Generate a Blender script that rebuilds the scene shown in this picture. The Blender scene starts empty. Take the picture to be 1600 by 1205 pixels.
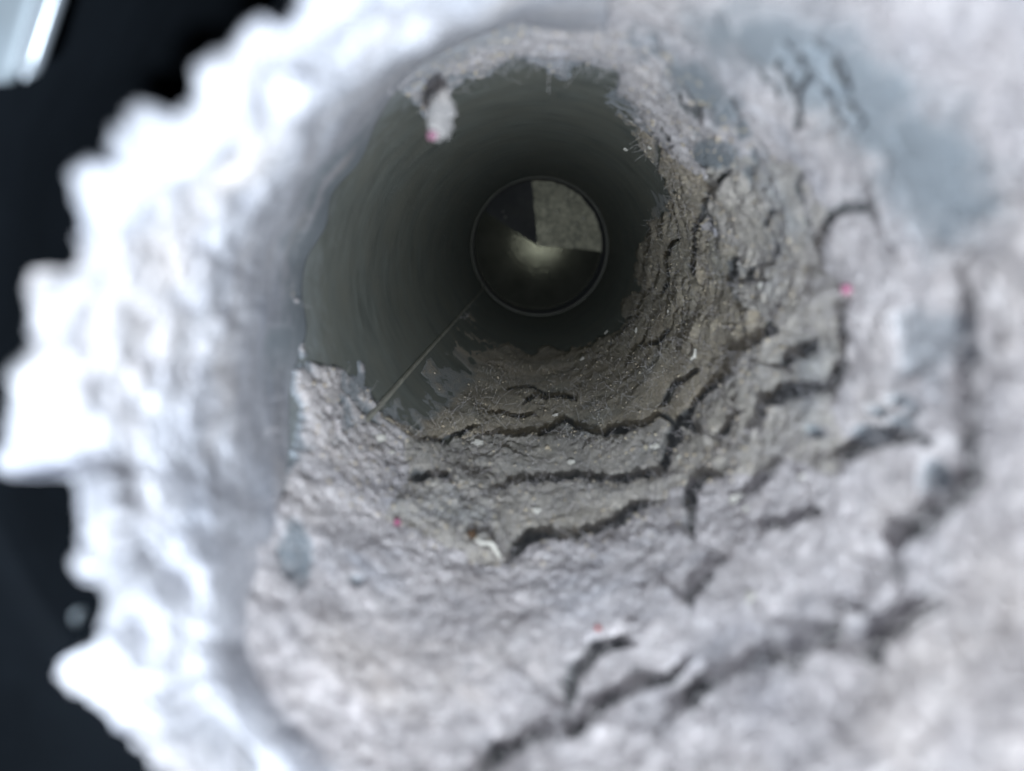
import bpy, math, random
import numpy as np
from mathutils import Vector

random.seed(7); RNG = np.random.default_rng(7)
SC = bpy.context.scene
COL = SC.collection

# ------------------------------------------------------------------ camera, light, exposure
# the duct runs along +Y, X is right, Z is up; the lens is at y = 0 a few cm before the duct mouth
FPX = 1230.0; W0, H0 = 1600.0, 1205.0
VPX, VPY = 846.0, 350.0                      # where the duct axis vanishes in the photograph
R = 0.0508                                   # four inch duct
CAM = np.array([0.0014, 0.0, 0.0170])
pitch = math.atan((H0/2 - VPY)/FPX)
yaw = math.atan((VPX - W0/2)/FPX*math.cos(pitch))
cd = bpy.data.cameras.new('camera'); cam = bpy.data.objects.new('camera', cd); COL.objects.link(cam)
cam.location = CAM; cam.rotation_euler = (math.pi/2 - pitch, 0, yaw)
cd.sensor_width = 36; cd.lens = 36*FPX/W0; cd.clip_start = 0.002; cd.clip_end = 10
cd.dof.use_dof = True; cd.dof.focus_distance = 0.28; cd.dof.aperture_fstop = 27.7/2.8
SC.camera = cam

world = bpy.data.worlds.new('World'); SC.world = world; world.use_nodes = True
bg = world.node_tree.nodes['Background']
bg.inputs[0].default_value = (0.55, 0.72, 1.0, 1); bg.inputs[1].default_value = 0.03

ld = bpy.data.lights.new('flash_lamp', 'POINT'); ld.energy = 2.72; ld.color = (0.82, 0.915, 1.0)
ld.shadow_soft_size = 0.004
flash = bpy.data.objects.new('flash_lamp', ld); COL.objects.link(flash)
flash.location = (CAM[0] + 0.013, -0.060, CAM[2] - 0.028)

SC.view_settings.view_transform = 'Standard'; SC.view_settings.look = 'None'
SC.view_settings.exposure = 0.0; SC.view_settings.gamma = 1.0
SC.render.engine = 'CYCLES'
SC.cycles.use_denoising = True
SC.cycles.max_bounces = 4; SC.cycles.diffuse_bounces = 3; SC.cycles.adaptive_threshold = 0.03

# ------------------------------------------------------------------ projection helpers
Fw = np.array([-math.sin(yaw)*math.cos(pitch), math.cos(yaw)*math.cos(pitch), -math.sin(pitch)])
Rt = np.array([math.cos(yaw), math.sin(yaw), 0.0])
Up = np.cross(Rt, Fw)
def project(P):
    d = P - CAM
    z = d @ Fw
    return W0/2 + FPX*(d @ Rt)/z, H0/2 - FPX*(d @ Up)/z
def ray(px, py):
    d = Fw + Rt*((px - W0/2)/FPX) - Up*((py - H0/2)/FPX)
    return d/d[1]                            # per metre of depth along the duct
def wall_at(px, py, r):
    """(angle, depth) of the point of a cylinder of radius r that a sight line meets"""
    d = ray(px, py)
    a = d[0]**2 + d[2]**2; b = 2*(CAM[0]*d[0] + CAM[2]*d[2]); c = CAM[0]**2 + CAM[2]**2 - r*r
    t = (-b + math.sqrt(b*b - 4*a*c))/(2*a)
    p = CAM + t*d
    return math.atan2(p[2], p[0]), p[1]
def plane_at(px, py, y):
    return CAM + ray(px, py)*y

# ------------------------------------------------------------------ noise
_T = RNG.random((256, 256))
def vnoise(x, y, seed=0):
    x = x + seed*17.31; y = y + seed*9.77
    xi = np.floor(x).astype(int); yi = np.floor(y).astype(int)
    fx = x - xi; fy = y - yi
    fx = fx*fx*fx*(fx*(fx*6-15)+10); fy = fy*fy*fy*(fy*(fy*6-15)+10)
    a = _T[xi & 255, yi & 255]; b = _T[(xi+1) & 255, yi & 255]
    c = _T[xi & 255, (yi+1) & 255]; d = _T[(xi+1) & 255, (yi+1) & 255]
    return (a*(1-fx)+b*fx)*(1-fy) + (c*(1-fx)+d*fx)*fy - 0.5
def fbm(x, y, octs, seed=0, gain=0.5):
    s = 0; a = 1.0
    for k in range(octs):
        ca, sa = math.cos(0.7*k), math.sin(0.7*k)
        s = s + a*vnoise((x*ca - y*sa)*2**k, (x*sa + y*ca)*2**k, seed + 3*k); a *= gain
    return s
_JX = RNG.random((256, 256)); _JY = RNG.random((256, 256))
def worley(x, y):
    xi = np.floor(x).astype(int); yi = np.floor(y).astype(int)
    f1 = np.full(x.shape, 9.0); f2 = np.full(x.shape, 9.0)
    for i in (-1, 0, 1):
        for j in (-1, 0, 1):
            a = xi + i; b = yi + j
            d = np.hypot(a + _JX[a & 255, b & 255] - x, b + _JY[a & 255, b & 255] - y)
            f2 = np.minimum(f2, np.maximum(f1, d)); f1 = np.minimum(f1, d)
    return f1, f2
def seg_dist(px, py, poly, closed=False):
    """distance to a polyline, arc fraction and side (+1 = outwards, towards the mouth)"""
    pts = list(poly) + ([poly[0]] if closed else [])
    L = [math.hypot(pts[i+1][0]-pts[i][0], pts[i+1][1]-pts[i][1]) for i in range(len(pts)-1)]
    tot = sum(L); acc = 0
    best = np.full(px.shape, 1e9); arc = np.zeros(px.shape); side = np.ones(px.shape)
    for i in range(len(pts)-1):
        ax, ay = pts[i]; bx, by = pts[i+1]; dx, dy = bx-ax, by-ay
        t = np.clip(((px-ax)*dx + (py-ay)*dy)/max(L[i]**2, 1e-9), 0, 1)
        qx = ax + t*dx; qy = ay + t*dy
        d = np.hypot(px-qx, py-qy)
        nx, ny = -dy, dx
        if nx*((ax+bx)/2 - VPX) + ny*((ay+by)/2 - VPY) < 0: nx, ny = -nx, -ny
        s = np.sign((px-qx)*nx + (py-qy)*ny + 1e-9)
        m = d < best
        best = np.where(m, d, best); arc = np.where(m, (acc + t*L[i])/tot, arc); side = np.where(m, s, side)
        acc += L[i]
    return best, arc, side
def inside(px, py, poly):
    r = np.zeros(px.shape, bool); n = len(poly)
    for i in range(n):
        x1, y1 = poly[i]; x2, y2 = poly[(i+1) % n]
        if y1 == y2: continue
        c = ((y1 > py) != (y2 > py)) & (px < (x2-x1)*(py-y1)/(y2-y1) + x1)
        r ^= c
    return r
def sdf(px, py, poly):                       # positive inside, in photograph pixels
    d = seg_dist(px, py, poly, True)[0]
    return np.where(inside(px, py, poly), d, -d)
def smooth(a, b, x):
    t = np.clip((x-a)/(b-a), 0, 1); return t*t*(3-2*t)

# ------------------------------------------------------------------ object helpers
def tag(o, label=None, cat=None, group=None, kind=None):
    if label: o['label'] = label
    if cat: o['category'] = cat
    if group: o['group'] = group
    if kind: o['kind'] = kind
    return o
def mesh_obj(name, verts, faces, mat, parent=None, smooth_shade=True, attrs=None):
    me = bpy.data.meshes.new(name)
    verts = np.asarray(verts, dtype=np.float32)
    if isinstance(faces, np.ndarray):
        n, k = faces.shape
        me.vertices.add(len(verts)); me.vertices.foreach_set('co', verts.ravel())
        me.loops.add(n*k); me.loops.foreach_set('vertex_index', faces.astype(np.int32).ravel())
        me.polygons.add(n); me.polygons.foreach_set('loop_start', np.arange(0, n*k, k, dtype=np.int32))
        me.polygons.foreach_set('loop_total', np.full(n, k, dtype=np.int32))
        me.update(calc_edges=True); me.validate()
    else:
        me.from_pydata([tuple(map(float, v)) for v in verts], [], faces)
    me.polygons.foreach_set('use_smooth', np.full(len(me.polygons), smooth_shade))
    if attrs:
        for k, v in attrs.items():
            a = me.attributes.new(k, 'FLOAT', 'POINT'); a.data.foreach_set('value', np.asarray(v, np.float32))
    me.materials.append(mat)
    o = bpy.data.objects.new(name, me); COL.objects.link(o)
    if parent: o.parent = parent
    return o
def empty(name, loc=(0, 0, 0)):
    o = bpy.data.objects.new(name, None); COL.objects.link(o); o.location = loc; return o
def lathe(profile, n=192, a0=0.0, a1=2*math.pi, cx=0.0, cz=0.0, closed=True):
    """revolve (radius, y) points about the duct axis"""
    full = abs(a1-a0-2*math.pi) < 1e-6
    m = n if full else n+1
    th = a0 + (a1-a0)*np.arange(m)/n
    V = [(cx + r*math.cos(t), y, cz + r*math.sin(t)) for t in th for (r, y) in profile]
    k = len(profile); F = []
    kk = k if closed else k-1
    for i in range(n if full else m-1):
        j = (i+1) % m
        for q in range(kk):
            q2 = (q+1) % k
            F.append((i*k+q, i*k+q2, j*k+q2, j*k+q))
    if not full and closed:
        F.append(tuple(range(k))); F.append(tuple(reversed(range((m-1)*k, m*k))))
    return V, F

# ------------------------------------------------------------------ materials
def new_mat(name):
    m = bpy.data.materials.new(name); m.use_nodes = True
    nt = m.node_tree; b = nt.nodes['Principled BSDF']
    return m, nt, b
def N(nt, t, **kw):
    n = nt.nodes.new(t)
    for k, v in kw.items(): setattr(n, k, v)
    return n
def noise(nt, scale, detail=4, rough=0.6, coord=None):
    n = N(nt, 'ShaderNodeTexNoise'); n.inputs['Scale'].default_value = scale
    n.inputs['Detail'].default_value = detail; n.inputs['Roughness'].default_value = rough
    if coord: nt.links.new(coord, n.inputs['Vector'])
    return n
def ramp(nt, fac, stops):
    r = N(nt, 'ShaderNodeValToRGB'); e = r.color_ramp.elements
    while len(e) < len(stops): e.new(0.5)
    for q, (p, c) in zip(e, stops): q.position = p; q.color = (*c, 1)
    nt.links.new(fac, r.inputs[0]); return r
def mixc(nt, fac, a, b, mode='MIX'):
    m = N(nt, 'ShaderNodeMix', data_type='RGBA', blend_type=mode)
    for s, v in ((m.inputs[0], fac), (m.inputs[6], a), (m.inputs[7], b)):
        if isinstance(v, (int, float)): s.default_value = v
        elif isinstance(v, tuple): s.default_value = (*v, 1)
        else: nt.links.new(v, s)
    return m.outputs[2]

def lint_material(name, light, mid, dark, warm, bump=0.3):
    m, nt, b = new_mat(name)
    co = N(nt, 'ShaderNodeNewGeometry').outputs['Position']
    n1 = noise(nt, 70, 5, 0.7, co); n2 = noise(nt, 1100, 3, 0.7, co); n3 = noise(nt, 38, 3, 0.6, co); n4 = noise(nt, 420, 2, 0.5, co)
    c = ramp(nt, n1.outputs[0], [(0.32, dark), (0.50, mid), (0.66, light)]).outputs[0]
    w = ramp(nt, n3.outputs[0], [(0.52, (0, 0, 0)), (0.72, (0.75, 0.75, 0.75))]).outputs[0]
    c = mixc(nt, w, c, warm)                                     # beige drifts
    bl = ramp(nt, n3.outputs[0], [(0.28, (0.55, 0.55, 0.55)), (0.44, (0, 0, 0))]).outputs[0]
    c = mixc(nt, bl, c, tuple(v*k for v, k in zip(mid, (0.72, 0.84, 0.98))))   # bluish drifts
    c = mixc(nt, 0.45, c, ramp(nt, n2.outputs[0], [(0.3, (0.22, 0.22, 0.24)), (0.7, (0.9, 0.9, 0.9))]).outputs[0], 'OVERLAY')
    sp = ramp(nt, n4.outputs[0], [(0.27, (0.7, 0.7, 0.7)), (0.36, (0, 0, 0))]).outputs[0]
    c = mixc(nt, sp, c, tuple(v*0.45 for v in dark))             # dark flecks
    haze = N(nt, 'ShaderNodeAttribute', attribute_name='thin').outputs['Fac']      # thin lint: the zinc shows through
    c = mixc(nt, haze, c, (0.215, 0.26, 0.30))
    gap_shade = N(nt, 'ShaderNodeAttribute', attribute_name='gap_shade').outputs['Fac']      # bare duct wall in the gaps, crack shade painted into its colour
    c = mixc(nt, gap_shade, c, (0.10, 0.105, 0.11))
    nt.links.new(c, b.inputs['Base Color'])
    b.inputs['Roughness'].default_value = 1.0; b.inputs['Specular IOR Level'].default_value = 0.05
    b.inputs['Sheen Weight'].default_value = 0.2; b.inputs['Sheen Roughness'].default_value = 0.8
    bp = N(nt, 'ShaderNodeBump'); bp.inputs['Strength'].default_value = bump; bp.inputs['Distance'].default_value = 0.0007
    nt.links.new(n2.outputs[0], bp.inputs['Height']); nt.links.new(bp.outputs[0], b.inputs['Normal'])
    return m
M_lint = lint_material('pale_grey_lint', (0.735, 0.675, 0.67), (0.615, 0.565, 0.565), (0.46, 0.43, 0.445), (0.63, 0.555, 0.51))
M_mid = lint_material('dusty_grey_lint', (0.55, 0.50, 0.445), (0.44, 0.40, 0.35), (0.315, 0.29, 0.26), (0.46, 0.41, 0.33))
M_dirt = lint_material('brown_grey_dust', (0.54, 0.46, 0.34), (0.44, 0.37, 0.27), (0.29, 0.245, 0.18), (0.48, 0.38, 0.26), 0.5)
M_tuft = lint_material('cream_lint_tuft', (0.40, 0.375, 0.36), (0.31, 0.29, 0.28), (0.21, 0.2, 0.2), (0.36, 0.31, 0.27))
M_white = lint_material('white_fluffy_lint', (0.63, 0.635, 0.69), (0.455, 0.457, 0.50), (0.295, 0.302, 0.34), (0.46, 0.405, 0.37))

def metal_material(name, base, rough, metallic, dust=0.3, dustcol=(0.32, 0.34, 0.36), streak=True, mouth_light=False):
    m, nt, b = new_mat(name)
    co = N(nt, 'ShaderNodeNewGeometry').outputs['Position']
    mp = N(nt, 'ShaderNodeMapping'); mp.inputs['Scale'].default_value = (60, 120, 60) if streak else (60, 60, 60)
    nt.links.new(co, mp.inputs['Vector'])
    n1 = noise(nt, 1.0, 5, 0.6, mp.outputs[0]); n2 = noise(nt, 55, 4, 0.6, co); n3 = noise(nt, 700, 3, 0.6, co)
    f = ramp(nt, n1.outputs[0], [(0.35, (0, 0, 0)), (0.7, (1, 1, 1))]).outputs[0]
    c = mixc(nt, f, tuple(v*0.8 for v in base), tuple(min(1, v*1.15) for v in base))
    d = ramp(nt, n2.outputs[0], [(0.35, (0, 0, 0)), (0.75, (dust, dust, dust))]).outputs[0]
    c = mixc(nt, d, c, dustcol)
    if mouth_light:                           # brighter light near the mouth painted into the wall colour, with a ragged inner edge
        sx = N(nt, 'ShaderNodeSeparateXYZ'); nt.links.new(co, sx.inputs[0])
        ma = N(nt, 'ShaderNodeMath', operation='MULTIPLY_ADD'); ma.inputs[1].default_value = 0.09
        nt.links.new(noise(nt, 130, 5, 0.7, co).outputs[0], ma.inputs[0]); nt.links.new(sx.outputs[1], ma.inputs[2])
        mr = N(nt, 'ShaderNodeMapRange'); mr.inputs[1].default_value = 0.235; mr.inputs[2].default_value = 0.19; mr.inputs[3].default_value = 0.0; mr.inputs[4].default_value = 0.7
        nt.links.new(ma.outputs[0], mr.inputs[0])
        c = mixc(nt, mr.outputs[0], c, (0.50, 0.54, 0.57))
    nt.links.new(c, b.inputs['Base Color'])
    b.inputs['Metallic'].default_value = metallic
    r = N(nt, 'ShaderNodeMapRange'); r.inputs[3].default_value = rough*0.8; r.inputs[4].default_value = min(1, rough*1.25)
    nt.links.new(n1.outputs[0], r.inputs[0]); nt.links.new(r.outputs[0], b.inputs['Roughness'])
    bp = N(nt, 'ShaderNodeBump'); bp.inputs['Strength'].default_value = 0.12; bp.inputs['Distance'].default_value = 0.0004
    nt.links.new(n3.outputs[0], bp.inputs['Height']); nt.links.new(bp.outputs[0], b.inputs['Normal'])
    return m
M_zinc = metal_material('dusty_galvanised_steel', (0.27, 0.29, 0.265), 0.62, 0.2, 0.9, (0.305, 0.305, 0.26), mouth_light=True)
M_collar = metal_material('blue_grey_galvanised_steel', (0.24, 0.28, 0.315), 0.55, 0.25, 0.8, (0.30, 0.32, 0.335))
M_edge = metal_material('worn_steel_edge', (0.30, 0.295, 0.25), 0.6, 0.4, 0.8, (0.2, 0.19, 0.15))
M_lip = metal_material('dusty_seam_lip', (0.60, 0.58, 0.50), 0.7, 0.0, 0.7, (0.42, 0.40, 0.34))
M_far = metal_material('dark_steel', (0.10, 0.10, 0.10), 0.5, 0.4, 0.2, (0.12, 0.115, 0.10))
M_disc = metal_material('dark_oiled_steel', (0.03, 0.031, 0.027), 0.092, 0.0, 0.0, streak=False)
M_wedge = metal_material('dark_matte_steel', (0.05, 0.05, 0.052), 0.9, 0.0, 0.5, (0.085, 0.083, 0.075), streak=False)  # dark matte tone for the wedge at the blade's upper left
M_wedge.node_tree.nodes['Principled BSDF'].inputs['Specular IOR Level'].default_value = 0.03
M_disc.node_tree.nodes['Principled BSDF'].inputs['Specular IOR Level'].default_value = 0.058
M_disc.node_tree.nodes['Principled BSDF'].inputs['Specular Tint'].default_value = (1.0, 0.95, 0.66, 1)
M_plate = metal_material('spangled_zinc', (0.095, 0.092, 0.073), 0.52, 1.0, 0.9, (0.23, 0.215, 0.162), streak=False)
for n_ in M_plate.node_tree.nodes:
    if n_.type == 'TEX_NOISE' and n_.inputs['Scale'].default_value == 55: n_.inputs['Scale'].default_value = 330; n_.inputs['Detail'].default_value = 6
M_black = metal_material('black_rubber', (0.007, 0.007, 0.010), 0.85, 0.0, 0.1, (0.012, 0.012, 0.016))
M_slate = metal_material('slate_painted_steel', (0.006, 0.008, 0.011), 0.9, 0.0, 0.2, (0.009, 0.012, 0.015))
M_bright = metal_material('bright_zinc', (0.55, 0.60, 0.66), 0.35, 0.5, 0.3, (0.5, 0.52, 0.56))

for m_ in (M_black, M_slate): m_.node_tree.nodes['Principled BSDF'].inputs['Specular IOR Level'].default_value = 0.08
def plain(name, col, rough=0.7, spec=0.4):
    m, nt, b = new_mat(name)
    co = N(nt, 'ShaderNodeNewGeometry').outputs['Position']
    n = noise(nt, 1500, 3, 0.6, co)
    c = ramp(nt, n.outputs[0], [(0.3, tuple(v*0.75 for v in col)), (0.7, col)]).outputs[0]
    nt.links.new(c, b.inputs['Base Color']); b.inputs['Roughness'].default_value = rough
    b.inputs['Specular IOR Level'].default_value = spec
    return m
M_chip = plain('white_paint_chip', (0.66, 0.63, 0.57), 0.8)
M_pink = plain('pink_fluff', (0.50, 0.15, 0.27), 0.95)
M_pinkish = plain('pale_pink_fluff', (0.42, 0.20, 0.28), 0.95)
M_red = plain('red_thread', (0.50, 0.07, 0.06), 0.9)
M_brown = plain('brown_crumb', (0.10, 0.06, 0.035), 0.9)

# ------------------------------------------------------------------ the setting and the duct
Y_JOINT, Y_END, Y_PLATE = 0.183, 0.589, 0.618
_mt = np.radians(np.arange(-180, 181, 45)); _mv = np.array([0.092, 0.077, 0.065, 0.056, 0.053, 0.050, 0.094, 0.104, 0.092])
_mf = np.linspace(-math.pi, math.pi, 721); _mg = np.interp(_mf, _mt, _mv)
_mg = np.convolve(np.r_[_mg[-41:-1], _mg, _mg[1:41]], np.ones(81)/81, 'valid')
def mouth_y(th):                             # the mouth is cut askew: it reaches out farthest on the right
    return np.interp((np.asarray(th)+math.pi) % (2*math.pi) - math.pi, _mf, _mg)

# dark cavity round the duct
V, F = lathe([(0.0535, 0.235), (0.30, 0.235), (0.30, 0.245), (0.0535, 0.245)], 96)
tag(mesh_obj('wall', V, F, M_black, smooth_shade=False), kind='structure')

collar = empty('duct_collar', (0, 0, 0))
tag(collar, 'short blue grey sheet metal collar at the mouth of the duct, thick with lint', 'duct collar')
n = 256
V = []; F = []
ys = np.linspace(0, 1, 24)
for i in range(n):
    t = 2*math.pi*i/n; y0 = mouth_y(t)
    for s in ys: V.append((0.0514*math.cos(t), y0 + (0.20-y0)*s, 0.0514*math.sin(t)))
    for s in ys[::-1]: V.append((0.0524*math.cos(t), y0 + (0.20-y0)*s, 0.0524*math.sin(t)))
k = 48
for i in range(n):
    j = (i+1) % n
    for q in range(k):
        q2 = (q+1) % k
        F.append((i*k+q, i*k+q2, j*k+q2, j*k+q))
mesh_obj('sleeve', V, F, M_collar, collar)
V = []; F = []; kk = 10
for i in range(n):
    t = 2*math.pi*i/n; y0 = mouth_y(t)
    for q in range(kk):
        a = 2*math.pi*q/kk; rr = 0.0519 + 0.0011*math.cos(a)
        V.append((rr*math.cos(t), y0 + 0.0011*math.sin(a), rr*math.sin(t)))
for i in range(n):
    j = (i+1) % n
    for q in range(kk):
        q2 = (q+1) % kk; F.append((i*kk+q, i*kk+q2, j*kk+q2, j*kk+q))
mesh_obj('rolled_rim', V, F, M_bright, collar)

pipe = empty('duct_pipe', (0, 0, 0))
tag(pipe, 'long round galvanised duct pipe running back into the dark with a straight seam', 'duct pipe')
prof = [(0.0506, Y_JOINT), (0.0506, Y_END), (0.0514, Y_END), (0.0514, 0.236), (0.05135, Y_JOINT)]
ysub = list(np.linspace(Y_JOINT, Y_END, 40))
prof = [(0.0506, y) for y in ysub] + [(0.0514, Y_END)] + [(0.05139, 0.0979)]
prof[0] = (0.05136, 0.098); prof[1] = (0.05120, 0.14); prof[2] = (0.05095, Y_JOINT+0.0105)
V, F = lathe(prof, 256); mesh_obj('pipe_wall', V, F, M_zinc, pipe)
# longitudinal lap seam
sth = [wall_at(x, y, 0.0503)[0] for x, y in ((735, 466), (690, 523), (650, 573), (612, 620))]
SEAM = sum(sth)/len(sth)
V = []; F = []
da = 0.0006/0.05
yy = np.linspace(Y_JOINT-0.002, Y_END-0.003, 60)
sp = [(-0.9, -0.0003), (-0.7, 0.0007), (0.0, 0.0012), (1.0, 0.0011), (1.5, 0.0005), (2.0, -0.0003)]
for i, y in enumerate(yy):
    for (u, h) in sp:
        a = SEAM + u*da + 0.0016*math.sin(y*40); V.append(((0.05065-h)*math.cos(a), y, (0.05065-h)*math.sin(a)))
k = len(sp)
for i in range(len(yy)-1):
    for q in range(k-1): F.append((i*k+q, i*k+q+1, (i+1)*k+q+1, (i+1)*k+q))
mesh_obj('lap_seam', V, F, M_lip, pipe, smooth_shade=False)

far = empty('end_duct', (0, Y_END, 0))
tag(far, 'dark far duct section with a thin bright edge ringing the opening', 'duct end')
V, F = lathe([(0.0497, 0.0), (0.0502, -0.0004), (0.05055, 0.0002), (0.05055, 0.001), (0.0497, 0.001)], 256)
V = [(x*(1+q), y, z*(1+q)) for (x, y, z) in V for q in (0.0035*float(vnoise(np.array([math.atan2(z, x)*9]), np.array([2.0]), 3)[0]) + 0.002*float(vnoise(np.array([math.atan2(z, x)*31]), np.array([5.0]), 3)[0]),)]
mesh_obj('end_bead', V, F, M_edge, far)
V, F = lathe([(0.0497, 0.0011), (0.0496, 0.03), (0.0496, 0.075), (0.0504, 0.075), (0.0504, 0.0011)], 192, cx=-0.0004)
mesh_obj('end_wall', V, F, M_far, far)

# flat damper blade closing the end, with one bright dusty quarter
damper = empty('damper', (-0.0012, Y_PLATE, 0.0002))
tag(damper, 'round damper closing the far duct end, one quarter bright and dusty, the rest dark', 'damper')
rng2 = random.Random(3)
def sector(a0, a1, r, y, nseg, nr, jitter=0.0, th=0.0008):
    V = [(0, y, 0)]; F = []
    for i in range(nseg+1):
        a = a0 + (a1-a0)*i/nseg
        for q in range(1, nr+1): V.append((r*q/nr*math.cos(a), y + rng2.uniform(-jitter, jitter), r*q/nr*math.sin(a)))
    for i in range(nseg):
        F.append((0, 1+i*nr, 1+(i+1)*nr))
        for q in range(nr-1): F.append((1+i*nr+q, 1+i*nr+q+1, 1+(i+1)*nr+q+1, 1+(i+1)*nr+q))
    nb = len(V)
    V += [(v[0], v[1]+th, v[2]) for v in V]; F += [tuple(reversed([x+nb for x in f])) for f in F]
    rim = [0] + [1+q for q in range(nr)] + [1+i*nr+nr-1 for i in range(1, nseg+1)] + [1+nseg*nr+q for q in range(nr-2, -1, -1)]
    for i in range(len(rim)):
        j = (i+1) % len(rim); F.append((rim[i], rim[j], rim[j]+nb, rim[i]+nb))
    return V, F
V, F = lathe([(0.00002, 0.0), (0.012, 0.00005), (0.03, 0.0001), (0.0494, 0.0001), (0.0494, 0.0016), (0.00002, 0.0016)], 128)
mesh_obj('blade', V, F, M_disc, damper, smooth_shade=False)
V, F = sector(math.radians(-4.5), math.radians(95.5), 0.0489, -0.0014, 40, 8)
V = [(x + 0.0011*float(vnoise(np.array([z*260.0]), np.array([1.0+y*0]), 4)[0]), y, z + 0.0011*float(vnoise(np.array([x*260.0]), np.array([7.0]), 4)[0])) for (x, y, z) in V]
Vd, Fd = sector(math.radians(96), math.radians(147), 0.0489, -0.0009, 24, 8)
mesh_obj('dark_plate', Vd, Fd, M_wedge, damper, smooth_shade=False)
plate = mesh_obj('quarter_plate', V, F, M_plate, damper, smooth_shade=False)
V0, F0 = (lambda b: (np.array([v.co[:] for v in b.verts]), [tuple(v.index for v in f.verts) for f in b.faces]))((lambda b: (__import__('bmesh').ops.create_icosphere(b, subdivisions=1, radius=1.0), b)[1])(__import__('bmesh').new()))
for (x, z, s_) in ((0.014, 0.026, 0.0013), (0.035, 0.021, 0.0016), (0.029, 0.017, 0.001), (0.036, 0.008, 0.0011), (0.008, 0.012, 0.0009), (0.022, 0.036, 0.0009), (-0.027, 0.026, 0.001), (-0.025, 0.022, 0.0012)):
    mesh_obj('dust_speck', [(x + v[0]*s_*rng2.uniform(.5, 1.2), -0.0016 + 0.4*v[1]*s_, z + v[2]*s_*rng2.uniform(.5, 1.2)) for v in V0], F0, M_edge if x < 0 else M_lip, damper)
damper.rotation_euler = (-0.0026, 0.0, 0.0112)

# collar ring round the gap
sleeve = empty('wall_sleeve', (0.0, 0.0, 0.0))
tag(sleeve, 'dark slate ring of a wall sleeve standing round the duct beyond a black gap', 'sleeve')
V, F = lathe([(0.0735, 0.0970), (0.0745, 0.0955), (0.078, 0.0952), (0.135, 0.0980), (0.135, 0.100), (0.0752, 0.0985), (0.0749, 0.234), (0.0735, 0.234)], 160)
mesh_obj('flange', V, F, M_slate, sleeve)

# ------------------------------------------------------------------ lint: one relief over the duct wall, cut into slabs along its cracks
NT, NY = 1250, 680
th = np.linspace(-math.pi, math.pi, NT+1)[:-1]
wy = np.linspace(1/0.050, 1/0.575, NY)
TH, WY = np.meshgrid(th, wy)                 # rows = depth
YY = 1.0/WY
RE = R - 0.0030
PX, PY = project(np.stack([RE*np.cos(TH), YY, RE*np.sin(TH)], -1))
U = R*TH
RHO = np.hypot(PX-VPX, PY-VPY)
M2PX = YY/FPX                                # metres per photograph pixel at that depth

wob = 14*fbm(PX/45, PY/45, 4, 5, 0.6)        # ragged outlines
wob = wob + 7*fbm(PX/11, PY/11, 3, 35, 0.6)

# bare metal
bare_left = [(612, 634), (588, 598), (570, 574), (540, 566), (518, 560), (497, 548), (470, 470), (450, 440), (458, 380), (490, 320), (530, 255), (575, 205), (625, 165), (655, 175),
             (668, 215), (690, 205), (705, 175), (735, 150), (770, 135), (800, 110), (830, 118), (850, 135), (880, 140), (915, 120), (945, 122), (965, 130), (970, 150), (955, 168),
             (935, 178), (960, 205), (985, 238), (1020, 285), (1032, 335), (1003, 352), (986, 395), (987, 450), (962, 486), (965, 498), (938, 510), (918, 530), (890, 535), (855, 528),
             (830, 545), (795, 530), (770, 545), (745, 525), (726, 500), (700, 524), (660, 574)]
bare_strip = [(440, 470), (478, 470), (490, 540), (488, 620), (478, 700), (462, 752), (440, 700), (430, 600)]
bare_top = [(1080, 40), (1180, 60), (1300, 90), (1420, 190), (1500, 290), (1520, 350), (1470, 370), (1420, 330), (1370, 250), (1300, 190), (1230, 130), (1170, 95), (1110, 85)]
bare_top2 = [(640, 60), (740, 30), (860, 40), (820, 75), (730, 100), (680, 140), (640, 140), (600, 160)]
bare_top3 = [(1030, 95), (1080, 110), (1130, 170), (1150, 210), (1110, 200), (1060, 160), (1020, 130)]
bare_right = [(1420, 500), (1470, 480), (1510, 520), (1505, 570), (1460, 590), (1425, 570)]
bare_seam1 = [(640, 590), (662, 575), (675, 590), (660, 622), (645, 615)]
bare_seam2 = [(682, 540), (700, 520), (708, 530), (694, 556)]
holes = [(1345, 675, 22, 14), (1362, 640, 14, 9), (1395, 660, 20, 12), (1418, 640, 12, 12), (1452, 740, 16, 24), (1400, 625, 16, 9), (1270, 672, 9, 7), (1450, 690, 10, 8),
         (1078, 155, 8, 6), (1091, 170, 8, 7), (1150, 208, 7, 12), (1105, 250, 28, 14), (1300, 120, 12, 6), (470, 860, 20, 40), (560, 905, 14, 10)]
cov = np.full(PX.shape, 1e3)
for poly, sc in ((bare_left, 1.0), (bare_strip, 1.0), (bare_seam1, 0.4), (bare_seam2, 0.4)):
    cov = np.minimum(cov, (-sdf(PX, PY, poly) + sc*wob))
thin = np.zeros(PX.shape)                     # where the lint is only a dusty film over the zinc
streak = 34*fbm(PX/60 + PY/120, PY/60 - PX/120, 4, 15, 0.6)
for poly, sc, soft in ((bare_top, 1.2, 60), (bare_top3, 0.8, 24), (bare_right, 1.5, 34), (bare_top2, 1.0, 40)):
    thin = np.maximum(thin, smooth(-soft*0.9, soft*0.6, sdf(PX, PY, poly) + sc*streak + (24 if poly is bare_top else 0))*(0.55 if poly is bare_top2 else 0.62 if poly is bare_right else 0.92))
for (x, y, a, b) in holes:
    a *= 1.3; b *= 1.3; d = (1 - np.hypot((PX-x)/a, (PY-y)/b))*min(a, b)
    thin = np.maximum(thin, 0.9*smooth(-3, 5, d + 0.6*wob))
cov = np.minimum(cov, (0.50 - YY)*2500 + wob)
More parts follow.
